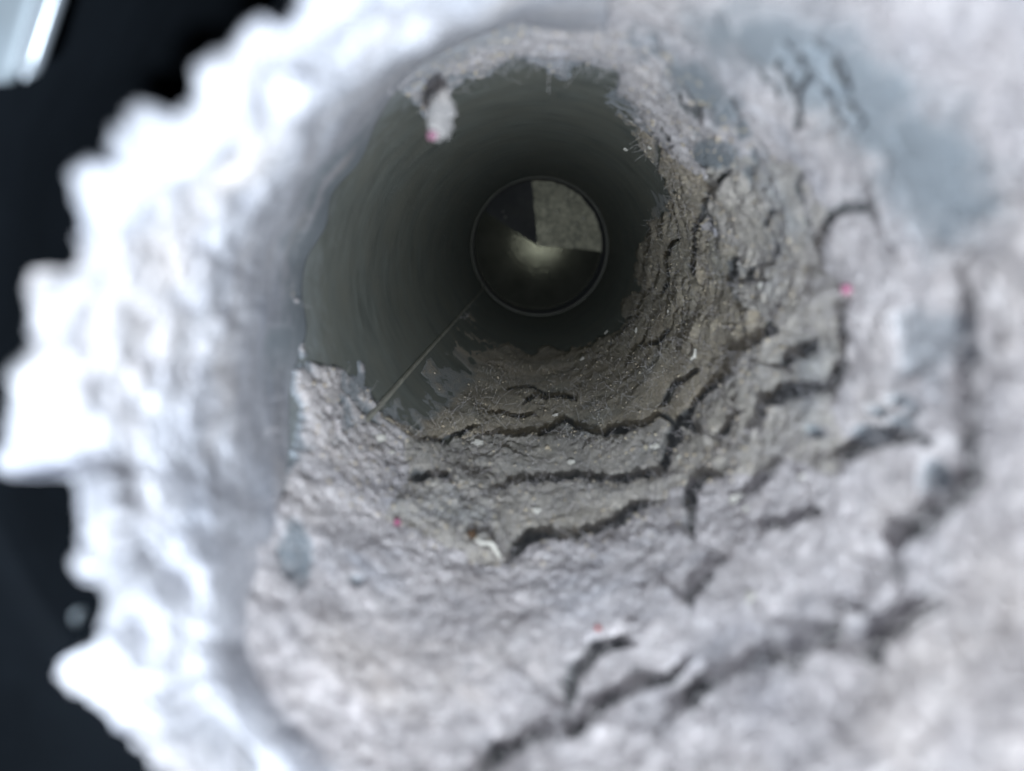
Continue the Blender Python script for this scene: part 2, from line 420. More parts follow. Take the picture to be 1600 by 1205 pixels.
# tufts left along the joint on the bare left side
for (x, y, a, b) in ((580, 580, 8, 22),):
    cov = np.maximum(cov, (1 - np.hypot((PX-x)/a, (PY-y)/b))*min(a, b) + 0.35*wob)
edge = np.clip(cov/7.0, 0, 1)
mask = edge*edge*(3-2*edge)
taper = 16 + 34*smooth(0.2, 0.8, np.sin(TH)) + 22*smooth(0.30, 0.40, YY)
mask = np.sqrt(np.clip(cov/taper, 0, 1))*0.75 + mask*0.25

# thickness of the cake
ca = np.cos(TH); sa = np.sin(TH)
lower = smooth(-0.2, 0.8, 0.55*ca - 0.75*sa)               # thick at the bottom and right
T = 0.0014 + 0.0024*lower
deep = smooth(0.22, 0.34, YY)
T = T*(1 - 0.45*deep)
film_zone = [(600, 640), (660, 570), (740, 470), (770, 520), (760, 590), (700, 650), (660, 680)]
fz = smooth(-25, 25, sdf(PX, PY, film_zone)); T = T*(1-fz) + 0.00035*fz
left_rim = smooth(620, 300, PX)*smooth(0.20, 0.13, YY)
T = T + 0.0008*left_rim
topz = smooth(0.3, 0.9, sa); T = T*(1 - 0.2*topz); T = T*(1-thin) + 0.0016*thin; rough_thin = 1 - 0.9*thin

# relief: lumps of every size, flattened on top, plus a net of fine cracks
b1 = fbm(U/0.016, YY/0.022, 3, 1); b2 = fbm(U/0.006, YY/0.008, 4, 11, 0.6); b3 = fbm(U/0.0019, YY/0.0022, 3, 21, 0.6)
f1, f2 = worley(U/0.0065 + 0.5*b2, YY/0.0095 + 0.5*fbm(U/0.005, YY/0.007, 3, 31))
net = np.exp(-((f2-f1)/0.10)**2)*smooth(-0.05, 0.18, fbm(U/0.02, YY/0.03, 2, 41))
lumps = 0.0017*b1 + 0.00090*b2 + 0.00042*b3
rough_amp = 1.0 + 0.5*left_rim - 0.55*fz - 0.3*topz
floor_zone = smooth(-30, 40, sdf(PX, PY, [(605, 640), (650, 680), (735, 682), (924, 680), (1050, 655), (1100, 600), (1040, 480), (846, 350)]))
near_calm = smooth(0.17, 0.11, YY)*(1-left_rim)
crust = smooth(-40, 60, sdf(PX, PY, [(940, 180), (1040, 150), (1180, 220), (1300, 420), (1300, 620), (1180, 720), (1060, 680), (1150, 560), (1040, 470), (990, 500), (1000, 380), (1050, 330)]))
midz = smooth(0.115, 0.16, YY)*(1-floor_zone)
rough_amp = rough_amp*rough_thin*(1 - 0.45*floor_zone)*(1 - 0.30*near_calm); net = net*(1 - 0.7*near_calm)*0.7
rough_amp = rough_amp*(1 + 0.5*crust + 0.25*midz); net = net*(1 + 0.5*crust)
Hh = mask*(T + lumps*rough_amp - 0.0008*net*(1-fz))
rim_lump = fbm(U/0.010, YY/0.011, 3, 51)
Hh += mask*left_rim*np.clip(rim_lump, -0.2, 1)*0.0025

# the cracks, traced on the wall: (points, lip height in pixels, taper at start, taper at end)
cracks = [
 ([(1240, 470), (1212, 514), (1172, 554), (1136, 593), (1091, 627), (1062, 660), (1065, 692), (1038, 729), (997, 753)], 17, 1, 1),
 ([(1010, 748), (949, 762), (896, 757), (875, 763), (818, 762), (753, 772)], 7, 0, 1),
 ([(640, 750), (692, 753), (712, 758)], 9, 1, 1),
 ([(735, 682), (753, 676), (790, 684), (843, 684), (859, 670), (888, 666), (924, 680), (949, 684), (981, 684), (1010, 668), (1030, 652), (1058, 664)], 8, 1, 0),
 ([(770, 890), (810, 871), (835, 855), (896, 847), (940, 839), (973, 827), (993, 806), (1010, 796), (1038, 782), (1042, 765)], 11, 1, 1),
 ([(1140, 746), (1112, 758), (1097, 780), (1090, 810), (1087, 850)], 19, 1, 1),
 ([(1150, 868), (1129, 894), (1112, 919), (1084, 962)], 17, 1, 1),
 ([(1532, 367), (1495, 408), (1495, 428), (1520, 465), (1528, 500), (1524, 560), (1535, 624), (1548, 666), (1558, 724), (1556, 757), (1519, 790), (1477, 832), (1436, 844), (1415, 873), (1407, 902), (1386, 936), (1360, 970)], 27, 1, 1),
 ([(1440, 842), (1415, 868), (1405, 900)], 14, 1, 1),
 ([(1380, 945), (1358, 962), (1335, 952), (1318, 958), (1311, 985), (1295, 1015), (1262, 1056), (1225, 1045), (1190, 1048), (1150, 1068), (1122, 1084), (1100, 1112), (1050, 1135), (1020, 1180)], 16, 1, 1),
 ([(790, 1200), (825, 1170), (900, 1160), (925, 1130), (965, 1100), (1020, 1085), (1050, 1060), (1102, 1002)], 18, 0, 1),
 ([(1492, 938), (1440, 985), (1400, 1015), (1386, 1065)], 15, 1, 1),
 ([(1362, 342), (1308, 345), (1288, 359), (1284, 396), (1288, 428)], 19, 1, 1),
 ([(1330, 290), (1345, 315), (1356, 335)], 13, 1, 0),
 ([(1332, 452), (1328, 497), (1326, 538), (1322, 580), (1305, 640)], 14, 1, 1),
 ([(1448, 685), (1373, 703), (1332, 720), (1313, 752)], 9, 1, 1),
 ([(1240, 270), (1247, 331), (1259, 372)], 8, 1, 1),
 ([(1194, 315), (1194, 359), (1206, 388), (1202, 428)], 8, 1, 1),
 ([(1149, 385), (1145, 416), (1141, 449), (1166, 481), (1157, 535)], 10, 1, 1),
 ([(1096, 290), (1105, 335), (1092, 359), (1094, 416), (1088, 455)], 8, 1, 1),
 ([(1060, 365), (1040, 440), (1030, 470)], 7, 1, 1),
 ([(1176, 412), (1172, 445)], 8, 1, 1),
 ([(1130, 272), (1126, 312)], 7, 1, 1),
 ([(760, 660), (700, 690), (650, 680)], 4, 1, 1),
 ([(1010, 1000), (940, 1020), (905, 1060), (890, 1110)], 7, 1, 1),
 ([(1300, 800), (1240, 830), (1180, 850)], 4, 1, 1),
 ([(790, 608), (830, 602), (860, 610)], 5, 1, 1),
 ([(815, 625), (850, 618), (905, 625)], 5, 1, 1),
 ([(760, 640), (800, 650), (850, 650)], 4, 1, 1),
 ([(1020, 640), (1060, 600), (1100, 570)], 4, 1, 1),
 ([(1240, 720), (1215, 745), (1180, 770), (1150, 775)], 6, 1, 1),
 ([(1300, 600), (1260, 625), (1210, 640), (1180, 680)], 4, 1, 1),
]
rt = random.Random(21); traced = list(cracks)
for _ in range(120):
    an = math.radians(rt.uniform(-38, 62)); rho = rt.uniform(175, 520) if an < 1.2 else rt.uniform(230, 520); ln = rt.uniform(30, 95); a0 = rt.uniform(2.5, 5.5)
    n_ = 5; pts = []; tilt = rt.uniform(-0.35, 0.35)
    for q in range(n_):
        f = q/(n_-1) - 0.5; aa = an + f*ln/rho; rr = rho + f*ln*tilt + rt.uniform(-5, 5)
        pts.append((VPX + rr*math.cos(aa), VPY + rr*math.sin(aa)))
    if min(math.hypot(p[0]-q[0], p[1]-q[1]) for c_ in traced for q in c_[0] for p in pts) > 34: cracks.append((pts, a0, 1, 1))
wx = PX + 9*fbm(PX/26, PY/26, 3, 61); wyy = PY + 9*fbm(PX/26, PY/26, 3, 71)
GAP_DARK = np.zeros(PX.shape)
for pts, a, t0, t1 in cracks:
    xs = [p[0] for p in pts]; ys_ = [p[1] for p in pts]; mg = 130
    sel = (PX > min(xs)-mg) & (PX < max(xs)+mg) & (PY > min(ys_)-mg) & (PY < max(ys_)+mg)
    if not sel.any(): continue
    d, arc, side = seg_dist(wx[sel], wyy[sel], pts)
    fade = (smooth(0, 0.22, arc) if t0 else 1)*(smooth(1, 0.78, arc) if t1 else 1)*(1.0 + 0.7*vnoise(PX[sel]/38, PY[sel]/38, 9))
    endd = np.minimum(np.hypot(wx[sel]-xs[0], wyy[sel]-ys_[0]), np.hypot(wx[sel]-xs[-1], wyy[sel]-ys_[-1]))
    a = a*(0.95 if ys_[0] > 930 else 1.0); amp = a*fade
    h = Hh[sel]; m = mask[sel]; mp = M2PX[sel]
    lip = 0.30*amp*np.exp(-(d/(4*a+25))**1.3)*mp
    S_ = (h/mp + 0.3*a)*fade
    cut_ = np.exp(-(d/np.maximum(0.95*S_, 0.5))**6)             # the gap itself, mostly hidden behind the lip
    sag = 0.66*np.exp(-(d/np.maximum(1.3*S_ + 0.8*a*fade, 0.5))**2)   # the slab beyond sags towards the gap
    tr = np.maximum(cut_, sag)*np.clip(fade*1.6, 0, 1)
    Hh[sel] = np.where(side > 0, h + np.maximum(m, 0.35)*lip, h*(1-tr) + np.minimum(h, 0.0003)*tr)
    GAP_DARK[sel] = np.where(side > 0, GAP_DARK[sel], np.maximum(GAP_DARK[sel], smooth(0.5, 0.9, cut_*np.clip(fade*1.6, 0, 1))))
Hh = np.clip(Hh, -0.0004, 0.016); Hh = np.where(mask > 0.3, np.maximum(Hh, 0.00026), Hh)
# ragged lint at the mouth
my = mouth_y(TH) - 0.002 - 0.004*left_rim*np.clip(rim_lump+0.1, 0, 1)
# a patchy dust film runs on from the lint towards the end ring, along the floor and the right wall
film2 = [(722, 500), (700, 530), (760, 600), (900, 600), (1040, 520), (1090, 400), (1060, 300), (985, 225), (940, 262), (975, 330), (975, 430), (930, 490), (845, 520), (770, 490)]
f2d = smooth(0, 60, sdf(PX, PY, film2) + 1.3*wob)
extra = (f2d > 0.25 + 0.9*fbm(U/0.006, YY/0.03, 4, 77, 0.65)) & (YY > 0.25)
seam_film = inside(PX + 0.3*wob, PY + 0.3*wob, [(610, 634), (741, 463), (775, 510), (800, 560), (760, 640), (680, 670)]) & (cov > -60)
for (x, y, a, b) in ((655, 600, 13, 20), (692, 538, 9, 16), (668, 572, 7, 10), (712, 505, 6, 12)):
    seam_film &= np.hypot((PX-x)/a, (PY-y)/b) + 0.04*wob > 1
Hh = np.where(seam_film, np.maximum(Hh, 0.0003 + 0.0003*np.clip(b2, -0.1, 1)), Hh)
Hh = np.where(extra, np.maximum(Hh, 0.00024 + 0.00035*f2d*np.clip(0.4 + b2, 0, 1)), Hh)
solid = (Hh > 0.00022) & (YY > my)
gap_shade = GAP_DARK
thin = np.maximum(thin, 0.8*smooth(0.0009, 0.0003, Hh)*(1-gap_shade)*smooth(0.36, 0.30, YY))

# which slab every patch of lint belongs to (first outline that holds it)
S = [
 ('deep_wall', [(846, 350), (968, 500), (1010, 560), (1062, 660), (1091, 627), (1136, 593), (1172, 554), (1212, 514), (1166, 481), (1141, 449), (1149, 388), (1092, 359), (1105, 335), (1096, 294), (1040, 250), (960, 190)]),
 ('deep_floor', [(846, 350), (605, 640), (650, 680), (735, 682), (753, 676), (790, 684), (843, 684), (859, 670), (888, 666), (924, 680), (949, 684), (981, 684), (1010, 668), (1030, 652), (1062, 660), (1010, 560), (968, 500)]),
 ('mid_shelf', [(735, 600), (640, 680), (640, 750), (692, 753), (753, 772), (818, 762), (875, 763), (896, 757), (949, 762), (997, 753), (1038, 729), (1065, 692), (1062, 660), (1000, 600)]),
 ('low_shelf', [(640, 745), (600, 800), (770, 890), (810, 871), (835, 855), (896, 847), (940, 839), (973, 827), (993, 806), (1010, 796), (1038, 782), (1042, 765), (1075, 740), (1065, 692), (950, 740)]),
 ('right_mid', [(1062, 660), (1065, 692), (1075, 740), (1100, 765), (1140, 746), (1240, 720), (1313, 752), (1305, 640), (1326, 538), (1332, 452), (1288, 428), (1284, 396), (1288, 359), (1235, 270), (1096, 250), (1096, 294), (1141, 449)]),
 ('right_panel', [(1305, 640), (1313, 752), (1180, 770), (1090, 800), (1087, 850), (1145, 875), (1240, 900), (1320, 950), (1360, 970), (1386, 936), (1407, 902), (1415, 873), (1436, 844), (1477, 832), (1519, 790), (1556, 757), (1558, 724), (1548, 666), (1535, 624), (1520, 560), (1528, 500), (1520, 465), (1495, 428), (1495, 408), (1532, 367), (1400, 300), (1330, 290), (1288, 359), (1284, 428), (1332, 452)]),
 ('low_panel', [(1075, 740), (1042, 765), (993, 806), (770, 890), (600, 800), (520, 900), (560, 1000), (700, 1120), (790, 1200), (825, 1170), (900, 1160), (925, 1130), (965, 1100), (1020, 1085), (1050, 1060), (1102, 1002), (1262, 1058), (1320, 950), (1240, 900), (1145, 875), (1087, 850), (1090, 800)]),
 ('outer_right', [(1532, 367), (1400, 300), (1700, 240), (2600, 400), (2600, 1400), (1500, 1100), (1386, 1065), (1262, 1058), (1320, 950), (1386, 936), (1500, 800), (1558, 724), (1500, 560)]),
 ('outer_low', [(560, 1000), (700, 1120), (790, 1200), (1020, 1085), (1102, 1002), (1262, 1058), (1386, 1065), (1500, 1100), (2600, 1400), (2600, 3200), (300, 3200), (420, 1080)]),
 ('top_right', [(900, 200), (1040, 250), (1096, 294), (1235, 280), (1330, 290), (1420, 310), (1700, 240), (3000, 0), (2600, -2500), (1000, -2500), (960, 0), (930, 120)]),
 ('top', [(930, 120), (960, 0), (1000, -2500), (0, -2500), (500, 0), (600, 120), (620, 250), (800, 300)]),
]
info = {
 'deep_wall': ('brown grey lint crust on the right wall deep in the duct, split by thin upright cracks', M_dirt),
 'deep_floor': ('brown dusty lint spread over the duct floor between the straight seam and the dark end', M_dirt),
 'mid_shelf': ('narrow grey lint shelf on the floor just in front of the brown dusty floor', M_mid),
 'low_shelf': ('grey lint shelf with a white flake at its lower edge, bounded below by a long dark crack', M_mid),
 'right_mid': ('crumbly greenish grey lint slab on the right wall beside the wide stepped dark crack', M_mid),
 'right_panel': ('large smooth grey lint slab at the right with blue metal showing through holes', M_lint),
 'low_panel': ('broad pale grey lint slab on the near floor below the white curved flake', M_lint),
 'outer_right': ('blurred white lint slab at the right mouth beyond the longest dark crack', M_lint),
 'outer_low': ('blurred whitish lint bank at the bottom mouth in front of the lowest cracks', M_lint),
 'top_right': ('patchy thin lint streaks over the blue grey metal at the upper right', M_lint),
 'top': ('ragged hanging lint patches along the top of the duct mouth', M_lint),
 'left': ('thick lumpy overexposed white lint caked on the left side of the duct mouth', M_lint),
}
lab = np.full(PX.shape, len(S))
for i in range(len(S)-1, -1, -1):
    lab[inside(PX + 0.4*wob, PY + 0.4*wob, S[i][1])] = i
names = [s[0] for s in S] + ['left']

RAD = R + 0.0002 - Hh
VX = np.stack([RAD*np.cos(TH), YY - 0.10*np.clip(Hh, 0, 1)*0, RAD*np.sin(TH)], -1)
idx = np.arange(NT*NY).reshape(NY, NT)
a = idx[:-1]; b = idx[1:]
Q = np.stack([a, b, np.roll(b, -1, 1), np.roll(a, -1, 1)], -1)        # [NY-1, NT, 4]
sq = solid[:-1] | solid[1:] | np.roll(solid, -1, 1)[:-1] | np.roll(solid, -1, 1)[1:]
sq &= (YY > my)[:-1]
ql = lab[:-1]
VF = VX.reshape(-1, 3); GAP_SHADE = gap_shade.reshape(-1); THIN = thin.reshape(-1); COSF = np.cos(TH).reshape(-1); SINF = np.sin(TH).reshape(-1)
lint_slabs = {}
for i, nm in enumerate(names):
    f = Q[(ql == i) & sq]
    if len(f) < 50: continue
    # skirt: every open edge drops to the duct wall, so that the slab has its thickness
    E = np.concatenate([f[:, [0, 1]], f[:, [1, 2]], f[:, [2, 3]], f[:, [3, 0]]])
    key = np.sort(E, 1); key = key[:, 0].astype(np.int64)*(NT*NY) + key[:, 1]
    _, inv, cnt = np.unique(key, return_inverse=True, return_counts=True)
    be = E[cnt[inv] == 1]
    used, fi = np.unique(f, return_inverse=True); f = fi.reshape(-1, 4)
    v = VF[used]; fl = GAP_SHADE[used]
    bv, bi = np.unique(be, return_inverse=True); bi = bi.reshape(-1, 2)
    top = np.searchsorted(used, be); base = len(v) + bi
    skirt = np.stack([top[:, 1], top[:, 0], base[:, 0], base[:, 1]], -1)
    rr = R + 0.0004
    v = np.concatenate([v, np.stack([rr*COSF[bv], VF[bv, 1], rr*SINF[bv]], -1)])
    fl = np.concatenate([fl, GAP_SHADE[bv]]); tn = np.concatenate([THIN[used], THIN[bv]])
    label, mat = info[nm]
    o = mesh_obj('lint_slab', v, np.concatenate([f, skirt]), mat, attrs={'gap_shade': fl, 'thin': tn})
    tag(o, label, 'lint', 'lint slabs lining the duct')
    lint_slabs[nm] = o

def surf(px, py):
    """angle, depth and radius of the lint surface a sight line of the photograph meets"""
    t, y = wall_at(px, py, RE)
    for _ in range(3):
        j = int(round((t + math.pi)/(2*math.pi)*NT)) % NT
        i = int(np.clip(round((1/y - wy[0])/(wy[-1]-wy[0])*(NY-1)), 0, NY-1))
        r = RAD[i, j]; t, y = wall_at(px, py, r)
    return t, y, r

# ------------------------------------------------------------------ lumpy clumps on the mouth rim
def ico(sub):
    import bmesh
    bm = bmesh.new(); bmesh.ops.create_icosphere(bm, subdivisions=sub, radius=1.0)
    V = np.array([v.co[:] for v in bm.verts]); F = np.array([[v.index for v in f.verts] for f in bm.faces]); bm.free()
    return V, F
ICO4 = ico(4); ICO5 = ico(5); ICO1 = ico(1); ICO2 = ico(2)
def clump(loc, size, seed, label, mat=None, amp=0.42):
    V, F = ICO5
    s = seed*3.7
    d = fbm(V[:, 0]*1.3 + s, V[:, 1]*1.3 + V[:, 2]*0.9 + s, 3, seed) + fbm(V[:, 2]*1.5 + s, V[:, 0]*1.2 - V[:, 1]*1.1, 3, seed+5)
    e = fbm(V[:, 0]*5 + s, V[:, 1]*5 + V[:, 2]*4, 4, seed+9, 0.65) + fbm(V[:, 2]*6, V[:, 0]*5 - V[:, 1]*5 + s, 4, seed+13, 0.65)
    P = V*(1 + amp*d + 0.14*e)[:, None]*np.array(size)
    o = mesh_obj('lint_clump', P, F, mat or M_white, attrs={'gap_shade': np.zeros(len(P))})
    o.location = loc
    tag(o, label, 'lint clump', 'fluffy lint clumps on the duct mouth')
    return o
# one thick roll of lint overhanging the left half of the mouth
OUT = [(1000, -330), (850, -200), (700, -80), (560, -60), (470, -30), (432, 10), (405, 45), (345, 55), (318, 105), (262, 135), (236, 160), (228, 205), (170, 245), (115, 265), (96, 300), (104, 345), (118, 385), (98, 408),
       (78, 404), (50, 410), (28, 428), (16, 455), (18, 490), (36, 522), (56, 545), (64, 562), (58, 576), (38, 588), (18, 604), (-2, 630), (-12, 670), (-8, 710), (10, 736), (44, 746), (84, 742), (116, 744), (134, 765), (142, 810), (138, 860), (146, 920), (162, 985), (150, 1015), (118, 1024), (92, 1036),
       (80, 1058), (90, 1082), (118, 1096), (158, 1102), (190, 1122), (212, 1150), (250, 1200), (300, 1290), (380, 1400)]
INN = [(960, 45), (880, 36), (800, 20), (700, 60), (640, 90), (590, 150), (545, 190), (505, 240), (470, 300), (445, 360), (430, 420), (425, 500), (420, 580), (425, 660), (425, 730), (415, 790), (400, 850), (375, 920), (350, 1000), (345, 1080), (380, 1160), (440, 1230), (510, 1300)]
def resample(poly, n):
    P = np.array(poly, float); L = np.r_[0, np.cumsum(np.hypot(*np.diff(P, axis=0).T))]
    q = np.linspace(0, L[-1], n); return np.stack([np.interp(q, L, P[:, 0]), np.interp(q, L, P[:, 1])], -1)
ns, nt_ = 420, 190
o_ = resample(OUT, ns); kw = np.hanning(11); kw /= kw.sum()
o_ = np.stack([np.convolve(np.r_[[o_[0, q]]*5, o_[:, q], [o_[-1, q]]*5], kw, 'valid') for q in (0, 1)], -1); i_ = resample(INN, ns); i_[:, 0] += 34*smooth(120, 260, i_[:, 1])*smooth(640, 530, i_[:, 1])*(1 + 0.9*vnoise(i_[:, 1]/55, i_[:, 1]*0, 5))
A = np.array([plane_at(x, y, 0.059) for x, y in o_])
B = []
for x, y in i_:
    t_, y_, r_ = surf(x, y); r_ = min(max(r_, 0.0455), 0.0505); B.append((r_*math.cos(t_), y_, r_*math.sin(t_)))
B = np.array(B); kb = np.hanning(23); kb /= kb.sum()
B = np.stack([np.convolve(np.r_[[B[0, q]]*11, B[:, q], [B[-1, q]]*11], kb, 'valid') for q in (0, 1, 2)], -1); kw2 = np.hanning(161); kw2 /= kw2.sum()
AS = np.stack([np.convolve(np.r_[[A[0, q]]*80, A[:, q], [A[-1, q]]*80], kw2, 'valid') for q in (0, 1, 2)], -1)
tt = np.linspace(0, 1, nt_)
aw = smooth(0.0, 0.15, tt)[None, :, None]
os_ = np.stack([np.convolve(np.r_[[o_[0, q]]*80, o_[:, q], [o_[-1, q]]*80], kw2, 'valid') for q in (0, 1)], -1)
ib = np.stack(project(B), -1)
px_ = (o_[:, None]*(1-aw) + os_[:, None]*aw)*(1-tt)[None, :, None] + ib[:, None]*tt[None, :, None]
low = smooth(620, 900, ib[:, 1])[:, None]
low = 0.75*low
yd = 0.060 + (B[:, 1:2] - 0.060)*((0.12*tt + 0.88*tt**2.6)[None, :]*(1-low) + (0.8*tt + 0.2*tt**2)[None, :]*low)         # the face of the roll is turned outwards, then it dives in
dirs = Fw + Rt*((px_[..., :1] - W0/2)/FPX) - Up*((px_[..., 1:] - H0/2)/FPX)
P = CAM + dirs/dirs[..., 1:2]*yd[..., None]
ang = np.arctan2(P[..., 2], P[..., 0]); NR = np.stack([-0.5*np.cos(ang), -0.85*np.ones_like(ang), -0.5*np.sin(ang)], -1)
ss = np.cumsum(np.r_[0, np.linalg.norm(np.diff(AS, axis=0), axis=1)])[:, None]*np.ones((1, nt_)); wd = np.cumsum(np.concatenate([np.zeros((ns, 1)), np.linalg.norm(np.diff(P, axis=1), axis=2)], 1), 1)
prof_ = np.sqrt(np.clip(1-(1-np.clip(tt*3.2, 0, 1))**2, 0, 1))*(1-smooth(0.45, 1, tt))
gx, gy = px_[..., 0], px_[..., 1]; l1 = fbm(gx/125 + 0.4*fbm(gx/150, gy/150, 2, 83), gy/125, 2, 121); l2 = fbm(gx/46, gy/46, 3, 87, 0.55); l3 = fbm(ss/0.0012, wd/0.0012, 3, 93, 0.6)
endw = (smooth(0, 0.05, np.linspace(0, 1, ns))*(0.25 + 0.75*smooth(1.0, 0.72, np.linspace(0, 1, ns))))[:, None]
hgt = endw*prof_[None, :]*((0.0032 + 0.0076*l1 + 0.0030*l2)*(1-0.35*low) + 0.0005*l3) - 0.0012*smooth(0.9, 1.0, tt)[None, :]
P = P + NR*hgt[..., None]
ragged = (0.0034*fbm(ss/0.0034, ss/0.013, 4, 99, 0.6))*(1-smooth(0, 0.25, tt))[None, :]
P = P + np.stack([np.cos(ang), np.zeros_like(ang), np.sin(ang)], -1)*ragged[..., None]
roll_thin = 0.92*smooth(0.80, 0.93, tt[None, :] + 0.16*fbm(ss/0.007, wd/0.02, 4, 103, 0.6))
roll_thin = roll_thin*(smooth(660, 540, ib[:, 1])*smooth(130, 260, ib[:, 1]))[:, None]
back = P.copy(); back[..., 1] += 0.009*np.sqrt(np.clip(tt*6, 0, 1))[None, :] + 0.0005; 
VV = np.concatenate([P.reshape(-1, 3), back.reshape(-1, 3)]); nn = ns*nt_
ix = np.arange(nn).reshape(ns, nt_)
f1_ = np.stack([ix[:-1, :-1], ix[:-1, 1:], ix[1:, 1:], ix[1:, :-1]], -1).reshape(-1, 4)
e1 = np.stack([ix[1:, 0], ix[1:, 0]+nn, ix[:-1, 0]+nn, ix[:-1, 0]], -1); e2 = np.stack([ix[:-1, -1], ix[:-1, -1]+nn, ix[1:, -1]+nn, ix[1:, -1]], -1)
e3 = np.stack([ix[0, :-1], ix[0, :-1]+nn, ix[0, 1:]+nn, ix[0, 1:]], -1); e4 = np.stack([ix[-1, 1:], ix[-1, 1:]+nn, ix[-1, :-1]+nn, ix[-1, :-1]], -1)
o = mesh_obj('lint_roll', VV, np.concatenate([f1_, f1_[:, ::-1]+nn, e1, e2, e3, e4]), M_white, attrs={'gap_shade': np.zeros(len(VV)), 'thin': np.tile(roll_thin.ravel(), 2)})
tag(o, 'thick overexposed white lint roll overhanging the left rim of the duct mouth', 'lint')
CL = [  # px, py, depth, half sizes in px (x, z), label
 (452, 148, 0.062, 30, 30, 'round glaring white lint ball on the upper left rim'),
 (128, 965, 0.070, 14, 13, 'tiny grey lint tuft hanging in the black gap at the lower left'),
]
for i, (x, y, dep, sx, sz, label) in enumerate(CL):
    p = plane_at(x, y, dep); k = dep/FPX
    clump(p, (sx*k, 0.45*(sx+sz)*k, sz*k), i+1, label, M_collar if sx == 14 else M_white, amp=0.30)
# hanging clump with a pink tip, and others under the top of the mouth
t_, y_, r_ = surf(700, 110); k = 0.125/FPX
clump(plane_at(690, 184, 0.13), (18*k, 20*k, 28*k), 71, 'soft cream lint tuft with a pink tip hanging from the top of the duct', M_tuft, 0.8)

# ------------------------------------------------------------------ flecks lying on the lint
def fleck(name, px, py, size_px, mat, label, cat, group, shape='chip', lift=0.0):
    t, y, r = surf(px, py); k = y/FPX
    rnd = random.Random(int(px*7+py))
    nrm = np.array([-math.cos(t), 0, -math.sin(t)]); tang = np.array([-math.sin(t), 0, math.cos(t)]); ax = np.array([0, 1.0, 0])
    s = size_px*k*0.5
    if shape == 'chip':                       # a flat irregular flake standing a little on edge
        V0, F0 = ICO2
        w = np.array([1.0, 1.0, 0.35]); wig = np.array([1+rnd.uniform(-.35, .3) for _ in V0])
        L = V0*w*wig[:, None]; ang = rnd.uniform(0, 3.1); c, sn = math.cos(ang), math.sin(ang)
        a1 = c*tang + sn*(0.6*nrm + 0.8*ax); a2 = -sn*tang + c*(0.6*nrm + 0.8*ax); a3 = np.cross(a1, a2)
        P = s*(L[:, :1]*a1*1.25 + L[:, 1:2]*a2*0.8 + L[:, 2:3]*a3)
        Fc = F0
    else:
        V0, F0 = ICO4 if shape == 'ball' else ICO2
        wig = 1 + 0.5*fbm(V0[:, 0]*2+px, V0[:, 1]*2+V0[:, 2]*2, 3, 3)
        P = s*V0*wig[:, None]; Fc = F0
    o = mesh_obj(name, P, Fc, mat, smooth_shade=(shape != 'chip'))
    c = (r - 0.35*s - lift)
    o.location = (c*math.cos(t), y, c*math.sin(t))
    tag(o, label, cat, group); return o
chips = [
 (593, 687, 17, 'white chip in fuzzy lint below the foot of the straight seam'),
 (611, 707, 8, 'tiny white crumb just right of the chip below the seam'),
 (746, 694, 16, 'bright oblong white chip at the left end of the floor shelf'),
 (894, 724, 12, 'white chip in the middle of the grey floor shelf'),
 (839, 800, 15, 'white chip on the lower shelf above the long curved crack'),
 (1024, 700, 13, 'pale chip at the right end of the floor shelf by the stepped crack'),
 (1046, 489, 8, 'small white chip on the brown crust, upper of the two by the right wall'),
 (995, 517, 7, 'small bright chip on the brown lump beside the dark duct end'),
 (948, 520, 6, 'tiny white chip on the left of the brown lump at the dark duct end'),
 (868, 650, 9, 'upright white sliver on the brown dusty floor'),
 (910, 562, 7, 'small white crumb on brown dust below the dark end ring'),
 (1194, 448, 16, 'creamy chip on the grey green lint of the right wall'),
 (1153, 781, 21, 'large round white crumb at the head of the wide short crack'),
 (979, 232, 8, 'small white chip on the upper right lint edge, left of two'),
 (1016, 230, 7, 'small white chip on the upper right lint edge, right of two'),
 (1255, 745, 11, 'white crumb on the lint slab right of the large round crumb'),
 (1166, 797, 10, 'small crumb touching the large round white crumb'),
 (1062, 716, 9, 'white crumb on the rim of the stepped dark crack'),
 (1175, 935, 20, 'pale woolly crumb on the near floor right of the short slanting crack'),
]
for (x, y, s, label) in chips:
    fleck('white_chip', x, y, s, M_chip, label, 'chip', 'white chips scattered on the lint')
# three pronged chip
t, y, r = surf(1089, 558); k = y/FPX
tang = np.array([-math.sin(t), 0, math.cos(t)]); nrm = np.array([-math.cos(t), 0, -math.sin(t)])
Vx = []; Fx = []
for ang, ln in ((0.5, 13), (2.6, 9), (4.4, 15)):
    d = math.cos(ang)*tang + math.sin(ang)*(0.75*nrm + 0.66*np.array([0, -1, 0]))
    s = np.cross(d, np.array([0, 1.0, 0])); s /= np.linalg.norm(s); u = np.cross(s, d); b0 = len(Vx)
    for f, w in ((0, 2.4), (1, 1.0)):
        for c1, c2 in ((1, 1), (-1, 1), (-1, -1), (1, -1)):
            Vx.append(d*ln*f*k + s*c1*w*k + u*c2*w*k)
    Fx += [(b0, b0+1, b0+2, b0+3), (b0+7, b0+6, b0+5, b0+4)] + [(b0+i, b0+4+i, b0+4+(i+1) % 4, b0+(i+1) % 4) for i in range(4)]
o = mesh_obj('white_chip', Vx, Fx, M_chip, smooth_shade=False); o.location = ((r-0.0008)*math.cos(t), y, (r-0.0008)*math.sin(t))
tag(o, 'three pronged white chip standing on the brown crust near the stepped crack', 'chip', 'white chips scattered on the lint')
